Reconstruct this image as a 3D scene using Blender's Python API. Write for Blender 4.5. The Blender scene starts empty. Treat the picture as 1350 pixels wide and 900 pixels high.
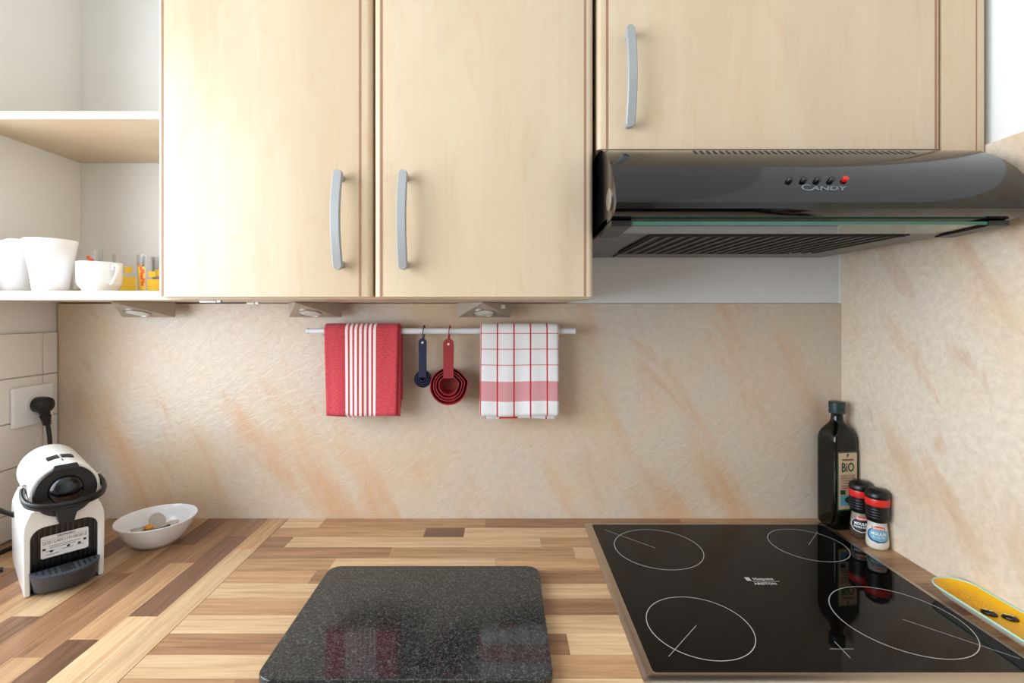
import bpy, bmesh, math, random
from mathutils import Vector, Matrix
random.seed(7)
PI = math.pi
S = bpy.context.scene
C = S.collection

# ------------------------------------------------------------------ camera, world, lights, exposure
# room axes: X right, Y away from the camera, Z up (metres, floor = 0). Worktop top = 0.90.
cam_d = bpy.data.cameras.new('camera')
cam_d.sensor_width = 36.0
cam_d.lens = 36.0 * 660 / 1350
cam_d.shift_x = 11 / 1350
cam_d.shift_y = -38 / 1350
cam_d.clip_start = 0.02
cam = bpy.data.objects.new('camera', cam_d)
cam.location = (0, 0, 1.41)
cam.rotation_euler = (PI / 2, 0, 0)
C.objects.link(cam)
S.camera = cam

S.view_settings.view_transform = 'Standard'
S.view_settings.look = 'None'
S.view_settings.gamma = 1
S.view_settings.use_curve_mapping = False
S.view_settings.exposure = 0.0

w = bpy.data.worlds.new('world'); S.world = w; w.use_nodes = True
bg = w.node_tree.nodes['Background']
bg.inputs[0].default_value = (0.86, 0.93, 1.0, 1); bg.inputs[1].default_value = 1.0

def area(name, loc, rot, sx, sy, power, col):
    d = bpy.data.lights.new(name, 'AREA'); d.shape = 'RECTANGLE'; d.size = sx; d.size_y = sy
    d.energy = power; d.color = col; d.spread = math.radians(160)
    o = bpy.data.objects.new(name, d); o.location = loc; o.rotation_euler = rot; C.objects.link(o)
    return o
# daylight in the window of the left wall
WIN = dict(y0=-0.95, y1=1.001, z0=1.06, z1=2.25)
area('window_daylight_left', (-1.27, (WIN['y0'] + WIN['y1']) / 2, (WIN['z0'] + WIN['z1']) / 2),
     (0, -PI / 2, 0), WIN['z1'] - WIN['z0'] - .06, WIN['y1'] - WIN['y0'] - .06, 49.0, (0.81, 0.905, 1.0))

# ------------------------------------------------------------------ colour and material helpers
def L(r, g, b):
    f = lambda c: (c / 255) / 12.92 if c / 255 <= 0.04045 else ((c / 255 + 0.055) / 1.055) ** 2.4
    return (f(r), f(g), f(b), 1)

class NT:
    def __init__(s, name):
        s.m = bpy.data.materials.new(name); s.m.use_nodes = True
        s.t = s.m.node_tree; s.b = s.t.nodes['Principled BSDF']
    def n(s, typ, **kw):
        nd = s.t.nodes.new('ShaderNode' + typ)
        ins = kw.pop('i', {})
        for k, v in kw.items(): setattr(nd, k, v)
        for k, v in ins.items(): s.set(nd.inputs[k], v)
        return nd
    def set(s, sock, v):
        if isinstance(v, bpy.types.NodeSocket): s.t.links.new(v, sock)
        else: sock.default_value = v
    def math(s, op, a, b=0.0, c=0.0):
        nd = s.n('Math', operation=op); s.set(nd.inputs[0], a); s.set(nd.inputs[1], b); s.set(nd.inputs[2], c)
        return nd.outputs[0]
    def mix(s, f, a, b, blend='MIX'):
        nd = s.n('Mix', data_type='RGBA', blend_type=blend)
        s.set(nd.inputs[0], f); s.set(nd.inputs[6], a); s.set(nd.inputs[7], b)
        return nd.outputs[2]
    def noise(s, vec, scale, detail=4, rough=.55, dist=0):
        nd = s.n('TexNoise', i={'Scale': scale, 'Detail': detail, 'Roughness': rough, 'Distortion': dist})
        s.set(nd.inputs['Vector'], vec); return nd.outputs['Fac']
    def ramp(s, f, *stops):
        nd = s.n('ValToRGB'); e = nd.color_ramp.elements
        while len(e) < len(stops): e.new(.5)
        for k, (p, c) in enumerate(stops):
            e[k].position = p; e[k].color = c if len(c) == 4 else (*c, 1)
        s.set(nd.inputs[0], f); return nd.outputs[0]
    def obj(s): return s.n('TexCoord').outputs['Object']
    def uv(s): return s.n('TexCoord').outputs['UV']
    def mapping(s, vec, loc=(0, 0, 0), rot=(0, 0, 0), scale=(1, 1, 1)):
        nd = s.n('Mapping', i={'Location': loc, 'Rotation': rot, 'Scale': scale}); s.set(nd.inputs['Vector'], vec)
        return nd.outputs[0]
    def bump(s, h, strength=.2, dist=.001):
        nd = s.n('Bump', i={'Strength': strength, 'Distance': dist}); s.set(nd.inputs['Height'], h)
        s.set(s.b.inputs['Normal'], nd.outputs[0])
    def p(s, **kw):
        for k, v in kw.items(): s.set(s.b.inputs[k.replace('_', ' ')], v)
        return s.m

def plain(name, rgb, rough=.5, metal=0.0, vary=.06, scale=40, **kw):
    t = NT(name); c = L(*rgb); o = t.obj()
    f = t.noise(o, scale, 3)
    lo = tuple(x * (1 - vary) for x in c[:3]) + (1,); hi = tuple(min(1, x * (1 + vary)) for x in c[:3]) + (1,)
    t.p(Base_Color=t.mix(f, lo, hi), Roughness=rough, Metallic=metal, **kw)
    return t.m

M = {}
M['wall'] = plain('white_plaster', (236, 234, 230), .7, vary=.02, scale=12)
M['ceiling'] = plain('ceiling_paint', (240, 239, 236), .8, vary=.02)
M['rear_wall'] = plain('rear_wall_paint', (196, 184, 168), .7, vary=.03)
M['floor'] = plain('floor_vinyl', (165, 150, 132), .5, vary=.1)
M['white_board'] = plain('white_board', (226, 226, 226), .45, vary=.02)
M['tile'] = plain('glazed_tile', (234, 228, 220), .22, vary=.03, scale=9)
M['grout'] = plain('grout', (206, 194, 176), .8, vary=.08)
M['white_plastic'] = plain('white_plastic', (238, 238, 238), .3, vary=.02)
M['machine_white'] = plain('machine_white', (240, 238, 232), .25, vary=.015)
M['porcelain'] = plain('white_porcelain', (242, 242, 244), .15, vary=.012)
M['black_plastic'] = plain('black_plastic', (12, 12, 13), .35, vary=.15)
M['black_gloss'] = plain('black_gloss', (12, 12, 14), .12, vary=.1)
M['grey_plastic'] = plain('dark_grey_plastic', (30, 33, 38), .4, vary=.1)
M['dark'] = plain('dark_gap', (14, 13, 12), .8, vary=.1)
M['steel'] = plain('brushed_steel', (186, 180, 172), .32, 1.0, vary=.06, scale=80)
M['hob_steel'] = plain('hob_frame_steel', (190, 176, 160), .3, 1.0, vary=.05, scale=60)
M['handle'] = plain('satin_nickel', (164, 165, 165), .45, .35, vary=.03, scale=90)
M['lamp_steel'] = plain('lamp_steel', (176, 164, 150), .42, .35, vary=.05, scale=70)
M['lens'] = plain('frosted_lens', (206, 214, 212), .2, vary=.04)
M['rail'] = plain('rail_white', (226, 228, 232), .3, .1, vary=.02)
M['inlay'] = plain('brown_inlay', (156, 114, 88), .5, vary=.1)
M['hood'] = plain('black_gloss_enamel', (8, 8, 9), .07, 0.0, vary=.03, scale=5, IOR=1.52)
M['hood_under'] = plain('hood_underside', (72, 67, 62), .28, .9, vary=.06)
M['filter'] = plain('filter_mesh', (62, 58, 54), .45, .8, vary=.2, scale=160)
M['hob_glass'] = plain('hob_glass', (9, 8, 7), .03, vary=.12, scale=14, Specular_IOR_Level=.17)
M['hob_print'] = plain('hob_print', (196, 196, 192), .4, vary=.03)
M['red_knob'] = plain('red_knob', (196, 36, 24), .3, vary=.06)
M['logo_grey'] = plain('logo_grey', (98, 110, 118), .4, vary=.04)
M['navy'] = plain('navy_plastic', (14, 18, 54), .45, vary=.08)
M['red_plastic'] = plain('red_plastic', (150, 34, 38), .5, vary=.06)
M['bottle'] = plain('dark_bottle_glass', (9, 10, 5), .06, vary=.2, scale=20, Specular_IOR_Level=.4)
M['bottle_cap'] = plain('bottle_cap', (26, 52, 52), .35, vary=.08)
M['label_paper'] = plain('label_paper', (206, 178, 148), .55, vary=.05)
M['label_green'] = plain('label_green', (30, 78, 40), .5, vary=.05)
M['print_brown'] = plain('print_brown', (120, 84, 66), .6, vary=.1)
M['print_black'] = plain('print_black', (36, 34, 36), .6, vary=.1)
M['print_white'] = plain('print_white', (236, 236, 236), .5, vary=.02)
M['spice_red'] = plain('spice_red', (222, 40, 34), .35, vary=.04)
M['banner'] = plain('banner_orange', (216, 72, 34), .45, vary=.1, scale=200)
M['label_blue'] = plain('label_blue', (110, 172, 196), .45, vary=.06)
M['label_navy'] = plain('label_navy', (34, 62, 128), .45, vary=.06)
M['label_black'] = plain('label_black', (30, 30, 34), .45, vary=.06)
M['yellow'] = plain('yellow_glaze', (238, 176, 22), .38, vary=.12, scale=30)
M['mint'] = plain('mint_glaze', (178, 222, 194), .25, vary=.04)
M['cream'] = plain('cream_glaze', (226, 222, 210), .25, vary=.03)
M['olive'] = plain('olive_black', (28, 26, 20), .25, vary=.2, scale=200)
M['olive_gold'] = plain('olive_highlight', (214, 194, 120), .3, vary=.1)
M['decal_yellow'] = plain('decal_yellow', (246, 200, 60), .35, vary=.05)
M['decal_orange'] = plain('decal_orange', (240, 92, 34), .35, vary=.06)
M['foil'] = plain('pod_foil', (196, 194, 190), .35, .4, vary=.08, scale=120)
M['pod'] = plain('pod_plastic', (222, 216, 206), .4, vary=.04)
M['orange'] = plain('orange_wrap', (226, 150, 40), .4, vary=.1)

def glassmat(name, rgb, rough=.02, trans=1.0):
    t = NT(name); t.p(Base_Color=L(*rgb), Roughness=rough, Transmission_Weight=trans, IOR=1.45)
    f = t.noise(t.obj(), 20, 2); t.set(t.b.inputs['Roughness'], t.math('MULTIPLY_ADD', f, .02, rough)); return t.m
M['glass'] = glassmat('clear_glass', (250, 250, 250))
M['visor'] = glassmat('visor_glass', (214, 232, 222))
def thin(name):
    t = NT(name); tr = t.n('BsdfTransparent'); gl = t.n('BsdfGlossy'); gl.inputs['Roughness'].default_value = .02
    lw = t.n('LayerWeight'); lw.inputs[0].default_value = .2
    f = t.math('MULTIPLY_ADD', t.noise(t.obj(), 3), .02, t.math('MULTIPLY', lw.outputs['Fresnel'], .4))
    mx = t.n('MixShader'); t.set(mx.inputs[0], f)
    t.t.links.new(tr.outputs[0], mx.inputs[1]); t.t.links.new(gl.outputs[0], mx.inputs[2])
    t.t.links.new(mx.outputs[0], t.t.nodes['Material Output'].inputs[0]); return t.m
M['pane'] = thin('window_pane')
M['visor_edge'] = plain('visor_edge_green', (58, 122, 104), .15, vary=.06)

def maple():
    t = NT('maple_laminate'); o = t.obj()
    fine = t.noise(t.mapping(o, scale=(260, 260, 3.2)), 1, 3)
    broad = t.noise(t.mapping(o, scale=(9, 9, 1.1)), 1, 4, .6, .6)
    fl = t.noise(t.mapping(o, scale=(60, 60, 9)), 1, 3)
    c = t.ramp(broad, (.3, L(197, 176, 148)), (.5, L(206, 187, 160)), (.72, L(213, 196, 171)))
    sp = t.n('SeparateXYZ'); t.set(sp.inputs[0], o)
    wn = t.n('TexWhiteNoise', noise_dimensions='1D'); t.set(wn.inputs['W'], t.math('FLOOR', t.math('MULTIPLY', t.math('ADD', sp.outputs[0], 5.03), 8.7)))
    c = t.mix(t.math('MULTIPLY', wn.outputs['Value'], .45), c, L(216, 184, 148))
    fg = t.noise(t.mapping(o, scale=(14, 14, 4)), 1, 5, .65, 2.5)
    c = t.mix(t.ramp(fg, (.54, (0, 0, 0)), (.66, (.3, .3, .3))), c, L(200, 166, 124))
    c = t.mix(t.math('MULTIPLY', fine, .28), c, L(186, 156, 118))
    c = t.mix(t.ramp(fl, (.62, (0, 0, 0)), (.75, (.22, .22, .22))), c, L(222, 207, 182))
    t.p(Base_Color=c, Roughness=.30); t.bump(fine, .05, .0004); return t.m
M['maple'] = maple()

def stave(name, a, b, g):
    t = NT(name); o = t.obj(); r = t.n('ObjectInfo').outputs['Random']
    off = t.n('CombineXYZ'); t.set(off.inputs[0], t.math('MULTIPLY', r, 37.0)); t.set(off.inputs[1], t.math('MULTIPLY', r, 91.0))
    v = t.n('VectorMath', operation='ADD'); t.set(v.inputs[0], o); t.set(v.inputs[1], off.outputs[0]); v = v.outputs[0]
    grain = t.noise(t.mapping(v, scale=(5, 95, 5)), 1, 5, .62, .8)
    fig = t.noise(t.mapping(v, scale=(2.2, 26, 3)), 1, 4, .6, 1.5)
    pores = t.noise(t.mapping(v, scale=(30, 420, 5)), 1, 2)
    c = t.mix(t.ramp(fig, (.32, (0, 0, 0)), (.68, (1, 1, 1))), L(*a), L(*b))
    c = t.mix(t.ramp(grain, (.42, (0, 0, 0)), (.72, (.75, .75, .75))), c, L(*g))
    c = t.mix(t.ramp(pores, (.60, (0, 0, 0)), (.8, (.35, .35, .35))), c, L(*g))
    hv = t.n('HueSaturation'); t.set(hv.inputs['Color'], c); t.set(hv.inputs['Value'], t.math('MULTIPLY_ADD', r, .22, .89))
    t.p(Base_Color=hv.outputs[0], Roughness=.34); t.bump(grain, .04, .0003); return t.m
M['st0'] = stave('stave_light', (222, 190, 150), (206, 170, 128), (168, 126, 88))
M['st1'] = stave('stave_tan', (198, 158, 116), (180, 138, 98), (134, 94, 62))
M['st2'] = stave('stave_brown', (168, 126, 92), (146, 106, 76), (98, 66, 44))
M['st3'] = stave('stave_dark', (136, 98, 72), (114, 80, 58), (74, 50, 34))

def stone(name, side):
    t = NT(name); o = t.obj(); sp = t.n('SeparateXYZ'); t.set(sp.inputs[0], o)
    a = sp.outputs[0] if side == 'back' else t.math('MULTIPLY', sp.outputs[1], -1.0)
    z = sp.outputs[2]
    u = t.math('ADD', t.math('MULTIPLY', a, .88), t.math('MULTIPLY', z, .47))
    v = t.math('SUBTRACT', t.math('MULTIPLY', a, .47), t.math('MULTIPLY', z, .88))
    def vec(su, sv, k):
        c = t.n('CombineXYZ'); t.set(c.inputs[0], t.math('MULTIPLY', u, su)); t.set(c.inputs[1], t.math('MULTIPLY', v, sv)); c.inputs[2].default_value = k
        return c.outputs[0]
    s1 = t.noise(vec(7, 1.8, 3.1 if side == 'back' else 8.3), 1, 6, .6, .5)
    s2 = t.noise(vec(13, 3.4, 1.7), 1, 7, .65, .8)
    cl = t.noise(vec(3.2, 2.4, 5.5), 1, 5, .6, .3)
    fin = t.noise(vec(70, 70, 2.0), 1, 6, .7)
    wr = t.noise(vec(26, 60, 9.0), 1, 5, .65, 1.0)
    if side == 'back': base = t.ramp(cl, (.34, L(203, 194, 185)), (.52, L(213, 196, 175)), (.68, L(216, 189, 158)))
    else: base = t.ramp(cl, (.34, L(231, 219, 204)), (.52, L(234, 218, 196)), (.68, L(234, 210, 182)))
    c = t.mix(t.ramp(s1, (.52, (0, 0, 0)), (.68, (.70, .70, .70))), base, L(212, 158, 112))
    c = t.mix(t.ramp(s2, (.60, (0, 0, 0)), (.76, (.7, .7, .7))), c, L(198, 132, 84))
    c = t.mix(t.ramp(s2, (.24, (.6, .6, .6)), (.40, (0, 0, 0))), c, L(208, 202, 196))
    c = t.mix(t.ramp(fin, (.35, (0, 0, 0)), (.7, (.42, .42, .42))), c, L(186, 166, 144))
    t.p(Base_Color=c, Roughness=.27); t.bump(t.math('ADD', t.math('MULTIPLY', fin, .5), wr), .45, .003); return t.m
M['stone_back'] = stone('stone_laminate_back', 'back')
M['stone_right'] = stone('stone_laminate_right', 'right')

def granite():
    t = NT('black_granite'); o = t.obj()
    a = t.noise(o, 420, 3, .75); b = t.noise(o, 150, 5, .75)
    c = t.ramp(a, (.36, L(24, 25, 25)), (.52, L(52, 54, 53)), (.68, L(104, 106, 102)))
    c = t.mix(t.ramp(b, (.40, (.75, .75, .75)), (.58, (0, 0, 0))), c, L(22, 23, 23))
    t.p(Base_Color=c, Roughness=.07, Specular_IOR_Level=.42); return t.m
M['granite'] = granite()

def towel_mat(name, kind):
    t = NT(name); uv = t.uv(); sp = t.n('SeparateXYZ'); t.set(sp.inputs[0], uv); u, v = sp.outputs[0], sp.outputs[1]
    def bands(x, lst):
        f = None
        for c, h in lst:
            k = t.math('COMPARE', x, c, h); f = k if f is None else t.math('MAXIMUM', f, k)
        return f
    weave = t.noise(t.mapping(uv, scale=(900, 500, 1)), 1, 2, .7)
    if kind == 'red':
        slub = t.noise(t.mapping(uv, scale=(120, 420, 1)), 1, 3, .7)
        base = t.mix(t.ramp(slub, (.42, (0, 0, 0)), (.58, (1, 1, 1))), L(170, 24, 74), L(208, 62, 50))
        base = t.mix(t.math('MULTIPLY', weave, .3), base, L(228, 120, 120))
        f = bands(u, [(.0525 + k * .01115, .0031) for k in range(7)])
        c = t.mix(f, base, L(240, 232, 228))
    else:
        base = t.mix(t.math('MULTIPLY', weave, .25), L(236, 234, 234), L(208, 206, 208))
        band = bands(v, [(.0585, .0235)])
        c = t.mix(t.math('MULTIPLY', band, t.math('MULTIPLY_ADD', weave, .5, .38)), base, L(200, 34, 50))
        c = t.mix(t.math('MULTIPLY', bands(v, [(.1205, .0011), (.158, .0011), (.195, .0011), (.26, .0011), (.30, .0011), (.34, .0011)]), .8), c, L(206, 70, 84))
        c = t.mix(bands(u, [(.0018, .0012), (.0405, .0016), (.0795, .0016), (.1185, .0016), (.1575, .0016)]), c, L(186, 18, 36))
    t.p(Base_Color=c, Roughness=.9, Sheen_Weight=.15); t.bump(weave, .35, .0008); return t.m
M['towel_red'] = towel_mat('towel_red_stripe', 'red')
M['towel_check'] = towel_mat('towel_white_check', 'check')

# ------------------------------------------------------------------ mesh helpers
class G:
    """collects shapes; build() links them as ONE mesh object"""
    def __init__(s, rel=None):
        s.v = []; s.f = []; s.o = Vector(rel.location) if rel is not None else Vector((0, 0, 0)); s.uvs = None
    def add(s, vs, fs):
        k = len(s.v); s.v += [Vector(p) - s.o for p in vs]; s.f += [tuple(i + k for i in f) for f in fs]; return s
    def box(s, x0, x1, y0, y1, z0, z1):
        return s.add([(x, y, z) for z in (z0, z1) for y in (y0, y1) for x in (x0, x1)],
                     [(0, 2, 3, 1), (4, 5, 7, 6), (0, 1, 5, 4), (2, 6, 7, 3), (0, 4, 6, 2), (1, 3, 7, 5)])
    def prism(s, pts, a, b, axis):
        """2-D outline extruded from a to b along axis; pts are (x,y) for z, (x,z) for y, (y,z) for x"""
        mk = {'z': lambda p, t: (p[0], p[1], t), 'y': lambda p, t: (p[0], t, p[1]), 'x': lambda p, t: (t, p[0], p[1])}[axis]
        n = len(pts)
        return s.add([mk(p, a) for p in pts] + [mk(p, b) for p in pts],
                     [tuple(range(n - 1, -1, -1)), tuple(range(n, 2 * n))] + [(i, (i + 1) % n, n + (i + 1) % n, n + i) for i in range(n)])
    def rings(s, rs, cap0=True, cap1=True, closed=True):
        n = len(rs[0]); vs = [p for r in rs for p in r]; fs = []
        for j in range(len(rs) - 1):
            for i in range(n if closed else n - 1):
                a = j * n + i; b = j * n + (i + 1) % n; fs.append((a, b, b + n, a + n))
        if cap0: fs.append(tuple(range(n - 1, -1, -1)))
        if cap1: fs.append(tuple((len(rs) - 1) * n + i for i in range(n)))
        return s.add(vs, fs)
    def lathe(s, prof, c=(0, 0, 0), n=36, cap0=True, cap1=True, mat=None):
        mat = mat or Matrix.Identity(3); c = Vector(c)
        return s.rings([[c + mat @ Vector((r * math.cos(2 * PI * i / n), r * math.sin(2 * PI * i / n), z)) for i in range(n)] for r, z in prof], cap0, cap1)
    def tube(s, path, r, n=10, closed=False, flat=1.0):
        path = [Vector(p) for p in path]; m = len(path); rs = []; up = None
        for k, p in enumerate(path):
            a = path[(k - 1) % m] if (k > 0 or closed) else p; b = path[(k + 1) % m] if (k < m - 1 or closed) else p
            d = (b - a).normalized()
            if up is None: up = Vector((0, 0, 1)) if abs(d.z) < .9 else Vector((1, 0, 0))
            sx = d.cross(up).normalized(); up = sx.cross(d).normalized()
            rr = r[k] if isinstance(r, (list, tuple)) else r
            rs.append([p + sx * rr * flat * math.cos(2 * PI * i / n) + up * rr * math.sin(2 * PI * i / n) for i in range(n)])
        if closed: return s.rings(rs + [rs[0]], False, False)
        return s.rings(rs)
    def ball(s, c, rx, ry, rz, n=14, m=8, rotz=0.0):
        c = Vector(c); R = Matrix.Rotation(rotz, 3, 'Z')
        return s.rings([[c + R @ Vector((rx * math.sin(PI * j / m) * math.cos(2 * PI * i / n), ry * math.sin(PI * j / m) * math.sin(2 * PI * i / n), -rz * math.cos(PI * j / m)))
                         for i in range(n)] for j in [.05] + list(range(1, m)) + [m - .05]])
    def build(s, name, mat, parent=None, bevel=0.0, seg=2, smooth=35, clean=True):
        me = bpy.data.meshes.new(name); me.from_pydata([tuple(p) for p in s.v], [], s.f); me.update()
        bm = bmesh.new(); bm.from_mesh(me)
        if clean: bmesh.ops.recalc_face_normals(bm, faces=bm.faces)
        if bevel:
            es = [e for e in bm.edges if len(e.link_faces) == 2 and e.calc_face_angle(0) > .5]
            bmesh.ops.bevel(bm, geom=es, offset=bevel, segments=seg, profile=.5, affect='EDGES', clamp_overlap=True)
        if s.uvs:
            bm.verts.ensure_lookup_table(); lay = bm.loops.layers.uv.new('UVMap')
            for f in bm.faces:
                for lp in f.loops: lp[lay].uv = s.uvs[lp.vert.index]
        bm.to_mesh(me); bm.free()
        if smooth:
            me.shade_smooth(); me.set_sharp_from_angle(angle=math.radians(smooth))
        me.materials.append(M[mat])
        o = bpy.data.objects.new(name, me); C.objects.link(o)
        if bevel:
            wn = o.modifiers.new('even_faces', 'WEIGHTED_NORMAL'); wn.keep_sharp = True; wn.weight = 80
        if parent is not None: o.parent = parent
        return o

def tag(o, label=None, cat=None, group=None, kind=None):
    if label: o['label'] = label
    if cat: o['category'] = cat
    if group: o['group'] = group
    if kind: o['kind'] = kind
    return o
def thing(name, label, cat, loc=(0, 0, 0), rotz=0.0, group=None):
    o = bpy.data.objects.new(name, None); o.empty_display_size = .05; C.objects.link(o)
    o.location = loc; o.rotation_euler = (0, 0, rotz); return tag(o, label, cat, group)
def solo(g_fn, name, mat, loc, label, cat, group=None, **kw):
    """a thing that is one mesh: origin at loc"""
    class R: location = Vector(loc)
    g = G(R); g_fn(g); o = g.build(name, mat, None, **kw); o.location = loc
    return tag(o, label, cat, group)
def struct(name, g, mat, **kw):
    return tag(g.build(name, mat, None, **kw), kind='structure')
def rrect(x0, x1, y0, y1, r, n=6):
    pts = []
    for cx, cy, a0 in ((x1 - r, y1 - r, 0), (x0 + r, y1 - r, PI / 2), (x0 + r, y0 + r, PI), (x1 - r, y0 + r, 1.5 * PI)):
        pts += [(cx + r * math.cos(a0 + PI / 2 * k / n), cy + r * math.sin(a0 + PI / 2 * k / n)) for k in range(n + 1)]
    return pts
def text_mesh(body, size, mat, parent, place, sx=1.0, shear=0.0, name='lettering', extrude=.0001, align='CENTER', bold=.0):
    """flat lettering; place(x, y, d) maps text-plane coordinates to the parent's space"""
    cu = bpy.data.curves.new('lettering', 'FONT'); cu.body = body; cu.size = size; cu.align_x = align; cu.align_y = 'CENTER'
    cu.shear = shear; cu.extrude = extrude; cu.offset = bold; cu.resolution_u = 2
    tmp = bpy.data.objects.new('lettering', cu); C.objects.link(tmp)
    dg = bpy.context.evaluated_depsgraph_get(); dg.update()
    me = bpy.data.meshes.new_from_object(tmp.evaluated_get(dg)); bpy.data.objects.remove(tmp); bpy.data.curves.remove(cu)
    for v in me.vertices: v.co = place(v.co.x * sx, v.co.y, v.co.z)
    me.materials.clear(); me.materials.append(M[mat]); me.name = name
    o = bpy.data.objects.new(name, me); C.objects.link(o); o.parent = parent; return o

# ------------------------------------------------------------------ the room
YB = 1.315      # back wall plaster
YP = 1.242      # face of the back splash panel
XL, XR = -1.112, 0.838
struct('floor', G().box(-1.4, 1.05, -2.8, 1.5, -.05, 0), 'floor')
struct('ceiling', G().box(-1.4, 1.05, -2.8, 1.5, 2.55, 2.6), 'ceiling')
struct('wall_back', G().box(-1.4, 1.05, YB, YB + .15, 0, 2.55), 'wall')
struct('wall_right', G().box(.850, 1.0, -2.7, YB, 0, 2.55), 'wall')
g = G(); a = WIN
g.box(XL - .2, XL, -2.7, a['y0'], 0, 2.55); g.box(XL - .2, XL, a['y1'], YB, 0, 2.55)
g.box(XL - .2, XL, a['y0'], a['y1'], 0, a['z0']); g.box(XL - .2, XL, a['y0'], a['y1'], a['z1'], 2.55)
wall_left = struct('wall_left', g, 'wall')
struct('wall_rear', G().box(-1.4, 1.05, -2.75, -2.6, 0, 2.55), 'rear_wall')
def window(name, plane, u0, u1, z0, z1, t0, t1):
    def bx(g, ua, ub, za, zb, ta, tb):
        return g.box(ta, tb, ua, ub, za, zb) if plane == 'x' else g.box(ua, ub, ta, tb, za, zb)
    g = G(); e = .05; m = (u0 + u1) / 2
    bx(g, u0, u1, z0, z0 + e, t0, t1); bx(g, u0, u1, z1 - e, z1, t0, t1)
    bx(g, u0, u0 + e, z0 + e, z1 - e, t0, t1); bx(g, u1 - e, u1, z0 + e, z1 - e, t0, t1); bx(g, m - e / 2, m + e / 2, z0 + e, z1 - e, t0, t1)
    o = struct(name, g, 'white_plastic')
    tm = (t0 + t1) / 2
    for ua, ub in ((u0 + e, m - e / 2), (m + e / 2, u1 - e)):
        bx(G(), ua, ub, z0 + e, z1 - e, tm - .002, tm + .002).build('pane', 'pane', o)
window('window_1', 'x', WIN['y0'], WIN['y1'], WIN['z0'], WIN['z1'], XL - .2, XL - .165)

# tiles of the left wall (20 x 10 cm), each a piece of its own
g = G(); g.box(XL, XL + .003, 1.001, YB, .90, 1.363); g.box(XL, XL + .003, .2, 1.001, .90, 1.06)
g.build('grout_bed', 'grout', wall_left)
zr = [.90, .959, 1.06, 1.161, 1.262, 1.363]
yc = [YP - .001, 1.201, 1.001, .801, .601, .401, .201]
for i in range(5):
    for j in range(6):
        if j >= 2 and i > 1: continue
        G().box(XL + .001, XL + .0075, yc[j + 1] + .0012, yc[j] - .0012, zr[i] + .0012, zr[i + 1] - .0012).build('tile', 'tile', wall_left, bevel=.0015)

# back splash panels
o = solo(lambda g: g.box(XL + .006, XR, YP, YB - .001, .862, 1.4325), 'splashback_panel', 'stone_back', (-.13, YP, .862),
         'cream and peach stone-look splashback behind the hanging towels', 'splashback')
o = solo(lambda g: g.box(XR, .8495, .30, YB - .001, .862, 1.702), 'splashback_panel', 'stone_right', (XR + .006, .8, .862),
         'pale stone-look splashback on the side wall beside the oil bottle', 'splashback')
struct('trim_1', G().box(.158, XR - .0005, YP + .003, YB - .001, 1.4335, 1.95), 'white_board')
struct('trim_2', G().box(XR - .003, XR - .0002, YP + .0005, YP + .003, 1.4335, 1.60), 'white_plastic')

# ------------------------------------------------------------------ worktop with its staves
ZT = .90
JX = -.532
wr = thing('worktop', 'wood-block worktop run under the stone-look splashback holding the hob', 'worktop', (.15, .93, .862))
g = G(wr); g.box(JX, XR - .001, .62, YP - .001, .862, ZT - .002); g.build('core', 'st2', wr)
wl = thing('worktop', 'wood-block worktop run carrying the white coffee machine', 'worktop', (-.82, .4, .862))
g = G(wl); g.box(XL + .009, JX - .0008, -.6, YP - .001, .862, ZT - .002); g.build('core', 'st2', wl)
def stave_piece(parent, cx, cy, ln, wd, shade, along_y=False):
    G().box(-ln / 2 + .0002, ln / 2 - .0002, -wd / 2 + .00025, wd / 2 - .00025, 0, .002).build('stave', 'st%d' % shade, parent, smooth=0)
    o = C.objects[-1] if False else bpy.context.scene.collection.objects[-1]
    o.location = Vector((cx, cy, ZT - .002)) - Vector(parent.location); o.rotation_euler.z = PI / 2 if along_y else 0
px2x = lambda px, y: (px - 664) * y / 660
rows = [  # right-hand run, back row first: (right end as seen on that row, shade)
    [(425, 0), (640, 1), (900, 2), (1120, 1), (1400, 2)],
    [(560, 1), (612, 3), (775, 0), (1000, 1), (1400, 2)],
    [(381, 2), (713, 0), (900, 1), (1400, 2)],
    [(514, 2), (757, 1), (900, 0), (1400, 1)],
    [(438, 1), (653, 0), (900, 1), (1500, 2)],
    [(412, 1), (600, 2), (820, 2), (1300, 1), (1600, 2)],
    [(430, 0), (690, 1), (860, 0), (1300, 2), (1700, 1)],
    [(420, 1), (640, 2), (830, 2), (1200, 1), (1700, 2)],
    [(400, 0), (700, 1), (880, 0), (1200, 2), (1700, 1)],
    [(390, 2), (560, 1), (749, 2), (1100, 0), (1700, 1)],
    [(480, 0), (860, 1), (1300, 0), (1800, 2)],
    [(300, 1), (700, 2), (1200, 0), (1900, 1)],
    [(500, 2), (1100, 1), (2000, 0)]]
y1 = YP - .001
for k, row in enumerate(rows):
    y0 = max(1.187 - .0489 * k, .62); x = JX
    for e, sh in row:
        ym = (y0 + y1) / 2; xe = min(px2x(e, ym), XR - .001)
        if xe - x > .01: stave_piece(wr, (x + xe) / 2, ym, xe - x, y1 - y0, sh); x = xe
    y1 = y0
x1 = JX - .0008
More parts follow.
